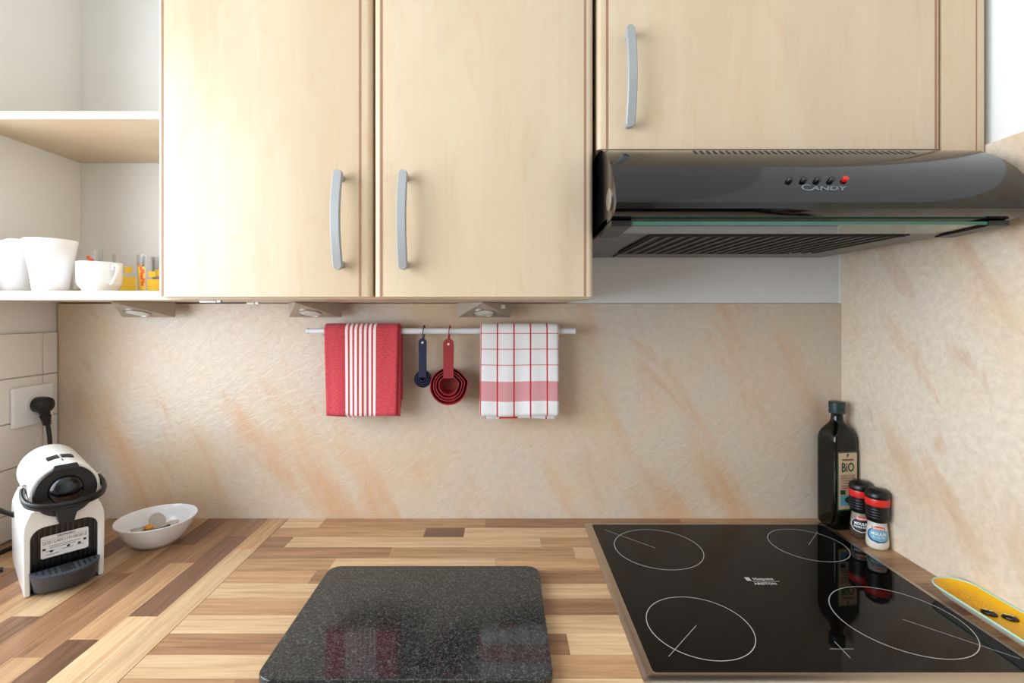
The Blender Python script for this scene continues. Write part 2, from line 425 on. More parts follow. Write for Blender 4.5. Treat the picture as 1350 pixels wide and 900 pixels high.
cols = [  # left-hand run, column at the joint first: (far end to near end: length, shade)
    [(.16, 1), (.42, 0), (.5, 1), (.5, 0)], [(.10, 2), (.30, 3), (.45, 0), (.6, 1)], [(.22, 2), (.24, 1), (.22, 3), (.5, 0), (.5, 1)],
    [(.14, 3), (.36, 2), (.22, 1), (.6, 2)], [(.26, 1), (.30, 2), (.24, 0), (.5, 1)], [(.12, 2), (.28, 0), (.30, 3), (.5, 1)],
    [(.20, 3), (.22, 1), (.36, 2), (.5, 0)], [(.30, 1), (.20, 2), (.28, 1), (.5, 2)], [(.16, 2), (.30, 3), (.24, 0), (.5, 1)],
    [(.24, 1), (.26, 2), (.30, 0), (.5, 2)], [(.14, 2), (.34, 1), (.3, 0), (.5, 1)], [(.3, 2), (.3, 1), (.5, 2)]]
for k, col in enumerate(cols):
    x0 = max(x1 - .049, XL + .009); y = YP - .001
    for ln, sh in col:
        ye = max(y - ln, -.6)
        if y - ye > .01: stave_piece(wl, (x0 + x1) / 2, (y + ye) / 2, y - ye, x1 - x0, sh, True)
        y = ye
    if y > -.59: stave_piece(wl, (x0 + x1) / 2, (y - .6) / 2, y + .6, x1 - x0, k % 3, True)
    x1 = x0
# carcass fronts that carry the worktop (below the picture)
struct('wall_counter_right', G().box(JX - .02, XR, .66, YP, 0, .861), 'white_board')
struct('wall_counter_left', G().box(XL, JX - .021, -.6, YP, 0, .861), 'white_board')

# ------------------------------------------------------------------ wall cabinets
YD = .868       # door faces
ZC = 1.434
def door(parent, x0, x1, z0, z1, lines):
    r = .009; n = 6
    pts = [(x0 + r - r * math.sin(PI / 2 * k / n), YD + r - r * math.cos(PI / 2 * k / n)) for k in range(n + 1)]
    pts += [(x0, YD + .019), (x1, YD + .019)]
    pts += [(x1 - r + r * math.sin(PI / 2 * k / n), YD + r - r * math.cos(PI / 2 * k / n)) for k in range(n, -1, -1)]
    d = G(parent).prism(pts, z0, z1, 'z').build('door', 'maple', parent)
    for a, b in lines:
        G(parent).box(a, b, YD - .0003, YD + .002, z0 + .0005, z1 - .001).build('inlay_strip', 'inlay', d)
    return d
def handle(parent, d, xc, z0, z1):
    w2 = .0082; n = 16; rs = []
    for t in [0, .006, .015, .028, .046] + [.046 + .908 * k / n for k in range(1, n)] + [.954, .972, .985, .994, 1]:
        z = z0 + (z1 - z0) * t; b = math.sin(PI * t)
        y = .846 - .016 * b
        q = min(1.0, min(t, 1 - t) / .046); ww = w2 * max(.25, math.sqrt(1 - (1 - q) ** 2))
        rs.append([(xc - ww, y + .001, z), (xc - ww * .8, y - .0012, z), (xc + ww * .8, y - .0012, z), (xc + ww, y + .001, z),
                   (xc + ww, y + .005, z), (xc - ww, y + .005, z)])
    g = G(parent).rings(rs)
    for z in (z0 + .010, z1 - .010):
        g.lathe([(.0062, -.003), (.0062, .0185)], (xc, .850, z), 14, mat=Matrix.Rotation(-PI / 2, 3, 'X'))
    g.build('handle', 'handle', d, smooth=40)
ca = thing('wall_cabinet', 'maple two-door wall cabinet above the hanging towels', 'cabinet', (-.223, 1.06, ZC))
g = G(ca); g.box(-.600, .1535, YD + .0195, YP + .072, ZC, 2.16); g.build('carcass', 'maple', ca)
d1 = door(ca, -.6012, -.2285, ZC + .0035, 2.158, [(-.5938, -.5900), (-.2512, -.2470)])
d2 = door(ca, -.2245, .1555, ZC + .0035, 2.158, [(-.2142, -.2100), (.1390, .1430)])
handle(ca, d1, -.2805, 1.4825, 1.652); handle(ca, d2, -.1705, 1.4825, 1.652)
cb = thing('wall_cabinet', 'maple single-door wall cabinet directly above the black cooker hood', 'cabinet', (.46, 1.06, 1.691))
g = G(cb); g.box(.1630, .7585, YD + .0195, YP - .002, 1.6905, 2.16); g.build('carcass', 'maple', cb)
d3 = door(cb, .1620, .7590, 1.6935, 2.158, [(.1772, .1814), (.7472, .7514)])
handle(cb, d3, .2145, 1.724, 1.897)
fp = thing('filler_panel', 'narrow maple filler strip between the hood cabinet and the side wall', 'panel', (.798, .88, 1.686))
G(fp).box(.7605, .8350, YD + .001, YD + .06, 1.687, 2.158).build('board', 'maple', fp, bevel=.002)
G(fp).box(.8195, .8215, YD + .0006, YD + .003, 1.6875, 2.157).build('inlay_strip', 'inlay', fp)

# open shelves left of the cabinet
for z0, th, lb in ((1.4355, .019, 'maple shelf board carrying the white mugs and glasses'), (1.8025, .0165, 'empty maple shelf board mounted above the one with mugs')):
    solo(lambda g: g.box(XL + .001, -.6015, 1.016, YB - .001, z0, z0 + th), 'wall_shelf', 'maple', (-.86, 1.16, z0), lb, 'shelf', bevel=.001)

# ------------------------------------------------------------------ cooker hood
HX0, HX1 = .165, .785
hd = thing('cooker_hood', 'glossy black cooker hood with glass visor under the maple cabinet', 'cooker hood', (.475, .99, 1.547))
prof = [(.868, 1.6885), (.846, 1.6845), (.825, 1.676), (.803, 1.6635), (.783, 1.648), (.765, 1.631), (.752, 1.6135), (.742, 1.596), (.7345, 1.579),
        (.7335, 1.5715), (.738, 1.5635), (.750, 1.5575), (.775, 1.5535), (.80, 1.553)]
prof += [(.80, 1.560), (1.2395, 1.552), (1.2395, 1.6885)]
hs = G(hd).prism(prof, HX0, HX1, 'x').build('housing', 'hood', hd, smooth=30)
# underside panel, filter, lamp cover
G(hd).box(HX0 + .003, HX1 - .003, .85, 1.2375, 1.546, 1.5515).build('underside_panel', 'hood_under', hd, bevel=.0008)
fl = G(hd).box(.255, .70, .862, 1.115, 1.5430, 1.5458).build('grease_filter', 'dark', hd)
g = G(hd)
for k in range(20):
    x = .262 + k * .0222; g.box(x, x + .009, .865, 1.112, 1.5412, 1.5432)
tag(g.build('filter_ribs', 'filter', fl, smooth=0), kind='stuff')
G(hd).box(.262, .648, 1.135, 1.205, 1.5425, 1.5458).build('lamp_cover', 'hood_under', hd, bevel=.001)
# visor
vz = lambda y: 1.5505 - (y - .775) * .035
g = G(hd)
g.add([(x, y, vz(y) + dz) for x in (HX0 + .032, HX1 - .035) for y in (.777, .852) for dz in (-.004, 0)],
      [(0, 1, 3, 2), (4, 6, 7, 5), (0, 4, 5, 1), (2, 3, 7, 6), (1, 5, 7, 3), (0, 2, 6, 4)])
vis = g.build('visor', 'visor', hd, smooth=0)
G(hd).box(HX0 + .032, HX1 - .035, .7745, .7768, vz(.775) - .0044, vz(.775) + .0004).build('glass_edge', 'visor_edge', vis)
for xa, xb in ((HX0 + .001, HX0 + .033), (HX1 - .036, HX1 - .004)):
    G(hd).prism([(.772, 1.5525), (.772, 1.5450), (.778, 1.5432), (.80, 1.5428), (.87, 1.5402), (.87, 1.5435), (.81, 1.5525)], xa, xb, 'x').build('visor_bracket', 'black_plastic', hd, bevel=.001)
# end disc
G(hd).lathe([(.0175, 0), (.0175, .0022), (.0155, .003)], (HX0, .776, 1.585), 28, mat=Matrix.Rotation(-PI / 2, 3, 'Y')).build('end_badge', 'steel', hd)
# vent slits along the top edge
def surf(z):
    for (ya, za), (yb, zb) in zip(prof, prof[1:]):
        if zb <= z <= za: t = (za - z) / (za - zb); return ya + (yb - ya) * t, math.atan2(yb - ya, zb - za)
g = G(hd)
for k in range(34):
    x = .308 + k * .0107
    pts = [(x + .004, .828), (x + .009, .828), (x + .005, .806), (x, .806)]
    zz = [1.6777, 1.6777, 1.6656, 1.6656]
    g.add([(p[0], p[1], z) for p, z in zip(pts, zz)] + [(p[0], p[1], z - .002) for p, z in zip(pts, zz)],
          [(0, 1, 2, 3), (7, 6, 5, 4), (0, 4, 5, 1), (1, 5, 6, 2), (2, 6, 7, 3), (3, 7, 4, 0)])
tag(g.build('vent_slits', 'dark', hd, smooth=0), kind='stuff')
# push knobs and lettering on the sloping front
yk, _ = surf(1.607); tilt = math.atan2(.012, .0175)
Rk = Matrix.Rotation(PI / 2 - tilt + .15, 3, 'X')
for x in (.4265, .4475, .468, .4885):
    G(hd).lathe([(.0044, -.002), (.0044, .0045), (.0034, .006)], (x, yk, 1.607), 14, mat=Rk).build('push_knob', 'black_plastic', hd)
tag(G(hd).lathe([(.0044, -.002), (.0044, .004), (.003, .0055)], (.5095, yk, 1.6085), 14, mat=Rk).build('push_knob', 'red_knob', hd), 'red push knob')
def hood_txt(x0, z0):
    def pl(x, y, d):
        z = z0 + y * .9; yy, _ = surf(z); return Vector((x0 + x, yy - .0006 - d, z)) - hd.location
    return pl
text_mesh('C', .0165, 'logo_grey', hd, hood_txt(.4475, 1.5945), 1.35, name='logo_letter', bold=.0003)
text_mesh('ANDY', .0105, 'logo_grey', hd, hood_txt(.4795, 1.5935), 1.75, .25, name='logo_letters', bold=.0003)
for x in (.4265, .4475, .468, .4885):
    text_mesh('o', .005, 'logo_grey', hd, hood_txt(x - .002, 1.6185), 1.0, name='knob_symbol')

# ------------------------------------------------------------------ hob
hb = thing('hob', 'black glass ceramic hob with steel frame set into the worktop', 'hob', (.4825, .945, ZT))
X0, X1, Y0, Y1 = .193, .771, .684, 1.206
G(hb).prism(rrect(X0 + .017, X1 - .012, Y0 + .018, Y1 - .014, .006), ZT + .0002, ZT + .0052, 'z').build('glass_plate', 'hob_glass', hb, smooth=0)
out = rrect(X0, X1, Y0, Y1, .008); inn = rrect(X0 + .0168, X1 - .0118, Y0 + .0178, Y1 - .0138, .006)
mid = rrect(X0 + .006, X1 - .005, Y0 + .006, Y1 - .005, .007)
g = G(hb); g.rings([[(x, y, ZT + .0002) for x, y in out], [(x, y, ZT + .0022) for x, y in out], [(x, y, ZT + .0062) for x, y in mid], [(x, y, ZT + .0058) for x, y in inn], [(x, y, ZT + .0002) for x, y in inn]], False, False)
g.build('frame', 'hob_steel', hb, smooth=50)
ZG = ZT + .0054
def ring_line(x, y, r, wd=.0011):
    n = 72; g = G(hb)
    g.rings([[(x + q * math.cos(2 * PI * i / n), y + q * math.sin(2 * PI * i / n), ZG + dz) for i in range(n)] for q, dz in ((r - wd / 2, -.0001), (r - wd / 2, 0), (r + wd / 2, 0), (r + wd / 2, -.0001))], False, False)
    return g.build('zone_ring', 'hob_print', hb, smooth=0)
def bar(p, q, wd=.0008, name='zone_mark'):
    p = Vector((*p, ZG)); q = Vector((*q, ZG)); d = (q - p).normalized(); s_ = Vector((-d.y, d.x, 0)) * wd / 2; dz = Vector((0, 0, -.0001))
    return G(hb).add([p - s_, p + s_, q + s_, q - s_, p - s_ + dz, p + s_ + dz, q + s_ + dz, q - s_ + dz],
                     [(0, 1, 2, 3), (7, 6, 5, 4), (0, 4, 5, 1), (1, 5, 6, 2), (2, 6, 7, 3), (3, 7, 4, 0)]).build(name, 'hob_print', hb, smooth=0)
fh = 660 * (1.41 - ZG)
hp = lambda px, py: ((px - 664) * (fh / (py - 412)) / 660, fh / (py - 412))
ring_line(.331, 1.074, .0915); ring_line(.315, .8075, .0818); ring_line(.662, 1.091, .0768); ring_line(.652, .826, .0968)
for a_, b_ in (((918, 824), (881.5, 865)), ((797, 698), (864, 722)), ((1078, 700.6), (1066, 718)), ((1190, 816), (1345, 868)), ((1094, 855), (1125, 855)), ((1100, 845), (1121, 867))):
    bar(hp(*a_), hp(*b_), .0006)
lx, ly = hp(1006, 763); lx2, ly2 = hp(1008, 768)
flat = lambda x0, y0: (lambda x, y, d: Vector((x0 + x, y0 + y, ZG + d)) - hb.location)
text_mesh('Hotpoint', .0120, 'hob_print', hb, flat(lx, ly), .85, name='lettering', bold=.0002)
text_mesh('ARISTON', .0105, 'hob_print', hb, flat(lx2, ly2 - .003), .95, name='lettering', bold=.0002)
G(hb).box(lx - .033, lx - .0245, ly - .006, ly + .006, ZG - .0001, ZG + .0001).build('logo_square', 'hob_print', hb, smooth=0)
G(hb).box(lx - .024, lx + .027, ly - .0085, ly - .0077, ZG - .0001, ZG + .0001).build('logo_line', 'hob_print', hb, smooth=0)

# ------------------------------------------------------------------ granite board
solo(lambda g: g.prism(rrect(-.339, .0685, .675, .981, .024, 8), ZT + .0003, .9150, 'z'), 'cutting_board', 'granite', (-.135, .828, ZT),
     'speckled black granite board with rounded corners on the worktop', 'cutting board', bevel=.003, seg=3)

# ------------------------------------------------------------------ under-cabinet lamps
def lamp(xc, label, switch=False):
    zt = ZC - .0005 if xc > -.6 else 1.4350
    t = thing('cabinet_light', label, 'light', (xc, 1.16, zt))
    ya, yb, w2, zb = 1.09, 1.207, .064, 1.399
    g = G(t); g.add([(xc, ya, zt), (xc - w2, yb, zt), (xc + w2, yb, zt), (xc - w2, yb, zb), (xc + w2, yb, zb), (xc, ya, zt - .002)],
                    [(0, 2, 1), (1, 2, 4, 3), (0, 1, 3, 5), (0, 5, 4, 2), (5, 3, 4)])
    g.build('housing', 'lamp_steel', t, bevel=.0008)
    nrm = Vector((0, -(zt - .002 - zb), -(yb - ya))).normalized()      # faces down and a little forward
    c = Vector((xc, ya + (yb - ya) * .665, zt - .002 - (zt - .002 - zb) * .665))
    R3 = nrm.to_track_quat('Z', 'Y').to_matrix()
    G(t).lathe([(.0275, -.001), (.0275, .002), (.0245, .003), (.0235, .0012)], c, 32, mat=R3).build('bezel', 'steel', t)
    G(t).lathe([(.0235, .001), (.0235, .0018), (.015, .0032), (.004, .0036)], c, 28, mat=R3).build('lens', 'lens', t)
    if switch: G(t).box(xc + .0400, xc + .0500, 1.163, 1.1735, 1.4195, 1.4285).build('switch', 'white_plastic', t, bevel=.001)
lamp(-.8554, 'triangular steel light under the shelf with mugs')
lamp(-.4537, 'triangular steel light above the red striped towel')
lamp(-.0466, 'triangular steel light with square switch above the checked towel', True)
for xa, xb, y, lb in ((-.643, -.566, .990, 'white plastic cable clip on the cabinet underside, nearer the door edge'), (-.655, -.580, 1.170, 'white plastic cable clip on the cabinet underside, close to the splashback')):
    xa = max(xa, -.598)
    c = thing('cable_clip', lb, 'clip', ((xa + xb) / 2, y, ZC))
    G(c).box(xa, xb, y - .006, y + .006, ZC - .0042, ZC - .0003).build('body', 'white_plastic', c, bevel=.0008)
    G(c).box(xb, xb + .008, y - .004, y + .004, ZC - .0036, ZC - .0003).build('end_tab', 'steel', c)

# ------------------------------------------------------------------ rail, towels, measuring sets
RY, RZ, RR = 1.200, 1.366, .0073
rl = thing('towel_rail', 'slim white rail fixed to the splashback holding two towels', 'rail', (-.15, RY, RZ))
G(rl).tube([(-.4705, RY, RZ), (.1705, RY, RZ)], RR, 20).build('bar', 'rail', rl)
for x in (-.40, .10):
    G(rl).lathe([(.006, 0), (.006, YP - RY - .0065), (.012, YP - RY - .005), (.012, YP - RY - .0003)], (x, RY, RZ), 16, mat=Matrix.Rotation(-PI / 2, 3, 'X')).build('bracket', 'rail', rl)
for x in (-.4705, .1675):
    G(rl).tube([(x - .001, RY, RZ), (x + .004, RY, RZ)], RR + .0006, 20).build('end_cap', 'rail', rl)

def drape(parent, name, mat, x0, x1, gap, zf, zb, taper=0.0, amp=.0022, ph=0.0, thick=.0035, fwd=0.0, lean=0.0):
    """cloth folded over the rail: front hem at zf, back hem at zb"""
    R = RR + gap; pts = []; nz = 22; na = 10; nx = 34
    for k in range(nz + 1): pts.append((RY - R - fwd * (1 - k / nz), zf + (RZ - zf) * k / nz, 1 - k / nz))
    for k in range(1, na): a = PI * k / na; pts.append((RY - R * math.cos(a), RZ + R * math.sin(a), 0))
    for k in range(nz + 1): pts.append((RY + R, RZ - (RZ - zb) * k / nz, -.3 * k / nz))
    g = G(parent); vs = []; uv = []; d = 0
    for j, (y, z, f) in enumerate(pts):
        if j: d += math.hypot(y - pts[j - 1][0], z - pts[j - 1][1])
        for i in range(nx + 1):
            u = i / nx; xx = x0 + (x1 - x0) * u
            xx += -taper * max(f, 0) * (u - .5) * 2 + lean * max(f, 0)
            wv = amp * abs(f) * (math.sin(u * 9 + ph + 1.2 * f) + .5 * math.sin(u * 19 + 2.1 * ph)) + amp * .25 * math.sin(u * 23 + ph)
            sag = .0016 * math.sin(u * 7 + ph) * max(f, 0)
            yy = y + (wv if f >= 0 else -.3 * abs(wv))
            vs.append((xx, yy, z + sag)); uv.append((u * (x1 - x0), d))
    n = nx + 1
    g.add(vs, [(j * n + i, j * n + i + 1, (j + 1) * n + i + 1, (j + 1) * n + i) for j in range(len(pts) - 1) for i in range(nx)])
    g.uvs = uv
    o = g.build(name, mat, parent, smooth=80)
    m = o.modifiers.new('cloth_thickness', 'SOLIDIFY'); m.thickness = thick; m.offset = 0
    return o
t1 = thing('kitchen_towel', 'red kitchen towel with white centre stripes hanging on the rail', 'towel', (-.34, RY, 1.166))
drape(t1, 'outer_fold', 'towel_red', -.4240, -.2490, .0095, 1.1665, 1.18, .004, .0022, .6)
drape(t1, 'inner_fold', 'towel_red', -.4215, -.2440, .0045, 1.1640, 1.20, .001, .0010, 2.0, .003)
t2 = thing('kitchen_towel', 'white kitchen towel with red check lines hanging on the rail', 'towel', (.03, RY, 1.162))
drape(t2, 'outer_fold', 'towel_check', -.0550, .1290, .0100, 1.1660, 1.18, -.001, .0018, 2.2)
drape(t2, 'inner_fold', 'towel_check', -.0520, .1310, .0048, 1.1590, 1.20, .007, .0010, 4.0, .003)
G(t2).box(-.0105, .0330, RY - .0145, RY - .0120, 1.1595, 1.1670).build('hanging_tab', 'red_knob', t2)

def loop(g, x, r=.0135, w=.0013):
    c = Vector((x, RY, RZ - .0035)); g.tube([c + Vector((0.0015 * math.sin(2 * PI * k / 24), r * math.cos(2 * PI * k / 24), (r + .0035) * math.sin(2 * PI * k / 24))) for k in range(24)], w, 8, True)
def measure_set(name, label, mat, xc, zc, radii, hw, ztop, spout, y0, depth, cat):
    t = thing(name, label, cat, (xc, y0, zc - radii[0]))
    g = G(t); loop(g, xc); g.build('ring', mat, t)
    n = 44
    def prof_ring(r, y):
        pts = []
        for i in range(n):
            a = 2 * PI * i / n; rr = r
            if spout: da = (a - .25 + PI) % (2 * PI) - PI; rr = r * (1 + .10 * math.exp(-(da / .22) ** 2))
            pts.append((xc + rr * math.cos(a), y, zc + rr * math.sin(a) + (radii[0] - r) * .12))
        return pts
    for k, r in enumerate(radii):
        yf = y0 + .002 - .0012 * k; yb = min(y0 + depth * (r / radii[0]) + .004, YP - .004 - .0015 * k)
        w_ = .0012
        c = G(t).rings([prof_ring(r * .80, yb), prof_ring(r * .97, yf + .004), prof_ring(r, yf), prof_ring(r - w_ * 1.6, yf), prof_ring(r * .97 - w_ * 1.6, yf + .004), prof_ring(r * .80 - w_, yb - w_)]).build('cup' if spout else 'spoon_bowl', mat, t)
        hz0 = zc + r * .9 + (radii[0] - r) * .12
        yh = yf - .0006
        pts = [(xc - hw * .95, hz0 - .004), (xc + hw * .95, hz0 - .004)] + [(xc + hw * math.cos(a), ztop - hw + hw * math.sin(a)) for a in [PI * q / 10 for q in range(11)]]
        h = G(t).prism(pts, yh, yh + .0011, 'y').build('handle', mat, c)
        if k == len(radii) - 1:
            G(t).prism([(xc + .0026 * math.cos(2 * PI * q / 14), ztop - hw * 1.05 + .0026 * math.sin(2 * PI * q / 14)) for q in range(14)], yh - .0004, yh, 'y').build('eyelet', 'cream', h)
    return t
measure_set('measuring_spoons', 'nested navy plastic measuring spoons on a ring from the rail', 'navy', -.1915, 1.253, [.0205, .0165, .0125, .0075], .0095, 1.3495, False, 1.182, .030, 'measuring spoons')
measure_set('measuring_cups', 'nested red plastic measuring cups on a ring from the rail', 'red_plastic', -.1300, 1.236, [.0445, .0365, .0310, .0235], .0125, 1.3490, True, 1.180, .055, 'measuring cups')

# ------------------------------------------------------------------ socket, plug and flex on the left wall
sk = thing('wall_socket', 'square white wall socket on the tiles beside the splashback', 'socket', (XL, 1.169, 1.194))
G(sk).box(XL + .0078, XL + .0165, 1.119, 1.219, 1.149, 1.240).build('plate', 'white_plastic', sk, bevel=.0025)
G(sk).lathe([(.0255, 0), (.0255, .0015), (.022, .0015)], (XL + .0165, 1.172, 1.195), 30, mat=Matrix.Rotation(PI / 2, 3, 'Y')).build('socket_ring', 'white_plastic', sk)
XP = XL + .0195
pg = thing('power_plug', 'black power plug with flex in the white wall socket', 'plug', (XP, 1.172, 1.195))
RX = Matrix.Rotation(PI / 2, 3, 'Y')
G(pg).lathe([(.0175, 0), (.0185, .006), (.0185, .020), (.0165, .028), (.010, .032)], (XP, 1.172, 1.195), 26, mat=RX).build('plug_body', 'black_plastic', pg)
g = G(pg); g.tube([(XP + .016, 1.172, 1.185), (XP + .017, 1.174, 1.172), (XP + .018, 1.177, 1.158), (XP + .019, 1.179, 1.146)], [.012, .0098, .0078, .0058], 14)
for k in range(4): g.tube([(XP + .017, 1.175 + .0012 * k, 1.168 - .006 * k), (XP + .017, 1.1755 + .0012 * k, 1.165 - .006 * k)], .0108 - .001 * k, 14)
g.build('strain_relief', 'black_plastic', pg)
def spline(pts, n=8):
    P = [Vector(p) for p in pts]; P = [2 * P[0] - P[1]] + P + [2 * P[-1] - P[-2]]; out = []
    for k in range(1, len(P) - 2):
        for j in range(n):
            t = j / n; a, b, c, d = P[k - 1:k + 3]
            out.append(.5 * (2 * b + (c - a) * t + (2 * a - 5 * b + 4 * c - d) * t * t + (3 * b - a - 3 * c + d) * t ** 3))
    return out + [P[-2]]
G(pg).tube(spline([(XP + .019, 1.179, 1.147), (XP + .021, 1.182, 1.11), (XP + .021, 1.184, 1.06), (XP + .022, 1.185, .98), (XP + .03, 1.18, .925), (XP + .04, 1.14, .9052), (XP + .03, 1.04, .9052), (XP + .03, .97, .9052)]), .0046, 10).build('flex', 'black_plastic', pg)

# ------------------------------------------------------------------ coffee machine
th = math.radians(48.5)
cm = thing('coffee_machine', 'small white capsule coffee machine with black front beside the tiled wall', 'coffee machine', (-.834, .949, ZT + .0005), th)
HC, HR = .1770, .0510
def silhouette(r):
    pts = [(-.0565, .0), (-.0575, .06), (-.0580, .112), (-.0568, .126), (-.0530, .138), (-.0495, .146), (-.0485, .150)]
    a0 = math.atan2(.148 - HC, -.0525); arc = []
    a0 = PI - math.asin((.150 - HC) / r) if r else 0
    for k in range(25):
        a = a0 + (PI - a0 - a0 + 0) * k / 24 if False else (PI + .55) - (PI + 1.10) * k / 24
        arc.append((r * math.cos(a), HC + r * math.sin(a)))
    return pts + arc + [(-x, z) for x, z in reversed(pts)]
sil = silhouette(HR)
G().prism(sil, .0, .185, 'y').build('body', 'machine_white', cm, bevel=.006, seg=3, smooth=50)
# white front frame: the same outline with an arch cut out of it
inner = [(.0480, .0), (.0480, .098)] + [(.0280 + .02 * math.cos(a), .098 + .020 * math.sin(a)) for a in [PI / 2 * k / 6 for k in range(1, 7)]]
inner = inner + [(-x, z) for x, z in reversed(inner)]
G().prism(sil + inner, -.022, .0, 'y').build('front_frame', 'machine_white', cm, bevel=.0022, seg=2, smooth=50)
pn = G().box(-.0478, .0478, -.008, -.0004, .004, .1178).build('front_panel', 'black_plastic', cm)
g = G()
for k in range(12): x = -.0440 + k * .0080; g.box(x - .0015, x + .0015, -.0125, -.008, .03, .1172 - max(0, abs(x) - .030) * .5)
g.build('panel_ribs', 'black_gloss', pn)
st = G().prism(rrect(-.0335, .0345, .058, .098, .003, 4), -.0135, -.0127, 'y').build('sticker', 'print_white', cm)
fr = lambda x0, z0: (lambda x, y, d: Vector((x0 + x, -.01365 - d, z0 + y)))
text_mesh('NESPRESSO', .0046, 'print_black', st, fr(.002, .0942), 1.1, bold=.0001)
text_mesh('25351C40C119158G01Z', .0074, 'print_black', st, fr(.0005, .0855), .84)
G().box(-.0325, .0335, -.0137, -.0135, .0908, .0911).build('rule_line', 'print_black', st, smooth=0)
for z, x0, x1 in ((.0778, -.022, .023), (.0745, -.022, .015), (.0690, -.026, -.015), (.0680, -.004, .012), (.0680, .018, .028), (.0630, -.026, -.008)):
    G().box(x0, x1, -.0137, -.0135, z, z + .0008).build('print_line', 'print_black', st, smooth=0)
for x, z in ((-.0290, .0745), (.0290, .0765), (-.0190, .0690), (.005, .0715), (.021, .0715)):
    G().box(x - .0022, x + .0022, -.0137, -.0135, z - .0022, z + .0016).build('print_mark', 'print_black', st, smooth=0)
# round black face, dome, spout
RYm = Matrix.Rotation(PI / 2, 3, 'X')     # local z -> -y (towards the viewer)
fc = (0, -.022, HC + .0005)
G().lathe([(.0460, -.002), (.0460, .003), (.0440, .005), (.036, .0035), (.027, .0035)], fc, 48, mat=RYm).build('face_disc', 'black_plastic', cm)
g = G(); g.lathe([(.026, .003), (.0255, .009), (.0215, .015), (.0145, .0185), (.006, .020)], (0, -.022, HC + .004), 40, mat=RYm); g.build('dome', 'black_gloss', cm)
g = G(); g.rings([[(-.019, -.022, .150), (.019, -.022, .150), (.017, -.040, .152), (-.017, -.040, .152)], [(-.011, -.024, .121), (.011, -.024, .121), (.010, -.040, .122), (-.010, -.040, .122)]])
g.build('spout', 'black_plastic', cm, bevel=.002)
g = G(); g.prism([(-.020, HC + .040), (.020, HC + .040), (.0165, HC + .0505), (-.0165, HC + .0505)], -.0275, -.021, 'y'); g.build('lever_tab', 'grey_plastic', cm, bevel=.0015)
# carrying lever: a double band swung round the front
path = [(-.0545, .022, HC + .008), (-.0565, .006, HC + .005), (-.0575, -.018, HC + .000), (-.053, -.040, HC - .005), (-.039, -.055, HC - .009), (-.020, -.062, HC - .011)]
path = path + [(0, -.064, HC - .0115)] + [(-x, y, z) for x, y, z in reversed(path)]
g = G(); g.tube(spline(path, 6), .0042, 10); g.tube(spline([(x * .99, y + .001, z - .0062) for x, y, z in path], 6), .0036, 10); g.build('lever', 'black_plastic', cm)
for s_ in (-1, 1):
    G().lathe([(.0065, 0), (.0065, .006), (.004, .0085)], (s_ * .0500, .022, HC + .008), 18, mat=Matrix.Rotation(s_ * PI / 2, 3, 'Y')).build('pivot_knob', 'steel', cm)
# top buttons
for s_ in (-1, 1):
    G().box(-.009, .009, .034, .060, -.002, .0025).build('top_button', 'grey_plastic', cm, bevel=.0012)
    o = C.objects[-1]; o.location = (s_ * .0105, 0, HC + HR - .0015); o.rotation_euler.y = s_ * .17
G().box(-.0008, .0008, .006, .026, HC + HR - .001, HC + HR + .0004).build('top_mark', 'print_black', cm)
# drip tray
def half(rx, ry, y0, n=18): return [(rx * math.cos(PI + PI * k / n), y0 + ry * math.sin(PI + PI * k / n)) for k in range(n + 1)]
o1, o2, o3 = half(.0500, .046, -.0225), half(.0490, .045, -.0225), half(.044, .024, -.0225)
M['tray'] = plain('tray_plastic', (58, 63, 72), .4, vary=.08)
g = G(); g.rings([[(x, y, z) for x, y in o] for o, z in ((o3, .006), (o2, .034), (o1, .038), (o1, .0415))])
tr = g.build('drip_tray', 'tray', cm, bevel=.0008, smooth=40)
for k in range(11):
    x = -.041 + k * .0082; d = math.sqrt(max(0, 1 - (x / .0500) ** 2)) * .046
    if k == 5: G().box(-.0055, .0055, -.022 - d + .010, -.0265, .0415, .0419).build('grid_hole', 'dark', tr, smooth=0)
    elif d > .016: G().box(x - .0017, x + .0017, -.022 - d + .009, -.0265, .0415, .0419).build('grid_slot', 'dark', tr, smooth=0)
G().prism([(-.050, -.020), (.050, -.020), (.050, .155), (-.050, .155)], .0, .003, 'z').build('foot_plate', 'black_plastic', cm)
inv = Matrix.Rotation(-th, 3, 'Z')
wp = [(-.960, 1.000, 1.000), (-.995, .985, 1.022), (-1.03, .985, 1.030), (-1.065, .98, 1.01), (-1.080, .955, .96), (-1.07, .93, .915), (-1.03, .945, .9055), (-.985, .985, .9055)]
G().tube([inv @ (p - cm.location) for p in spline(wp)], .0046, 10).build('power_cable', 'black_plastic', cm)

# ------------------------------------------------------------------ bowl of coffee bits
BX, BY = -.772, 1.114
bw = thing('bowl', 'white oval-looking bowl holding creamer pods beside the coffee machine', 'bowl', (BX, BY, ZT))
bw['label'] = 'white flared bowl holding creamer pods beside the coffee machine'
pr = [(.036, .0004), (.041, .0015), (.0525, .012), (.0640, .028), (.0730, .044), (.0785, .0545), (.0775, .0560), (.0760, .0545), (.0705, .044), (.0615, .029), (.0520, .0210), (.040, .016), (.004, .0150)]
G(bw).lathe(pr, (BX, BY, ZT), 56).build('body', 'porcelain', bw, smooth=60)
def pod(dx, dy, z, rx, ry, label):
    t = thing('creamer_pod', label, 'creamer', (BX + dx, BY + dy, ZT + z)); t.rotation_euler = (rx, ry, random.random() * 3)
    G().lathe([(.011, -.012), (.0125, -.011), (.0150, .0)], (0, 0, 0), 24).build('cup', 'pod', t)
    G().lathe([(.0185, .0), (.0185, .0012), (.017, .0014)], (0, 0, 0), 28).build('lid', 'foil', t)
pod(-.010, .016, .040, .95, .35, 'creamer pod tipped upright against the bowl wall')
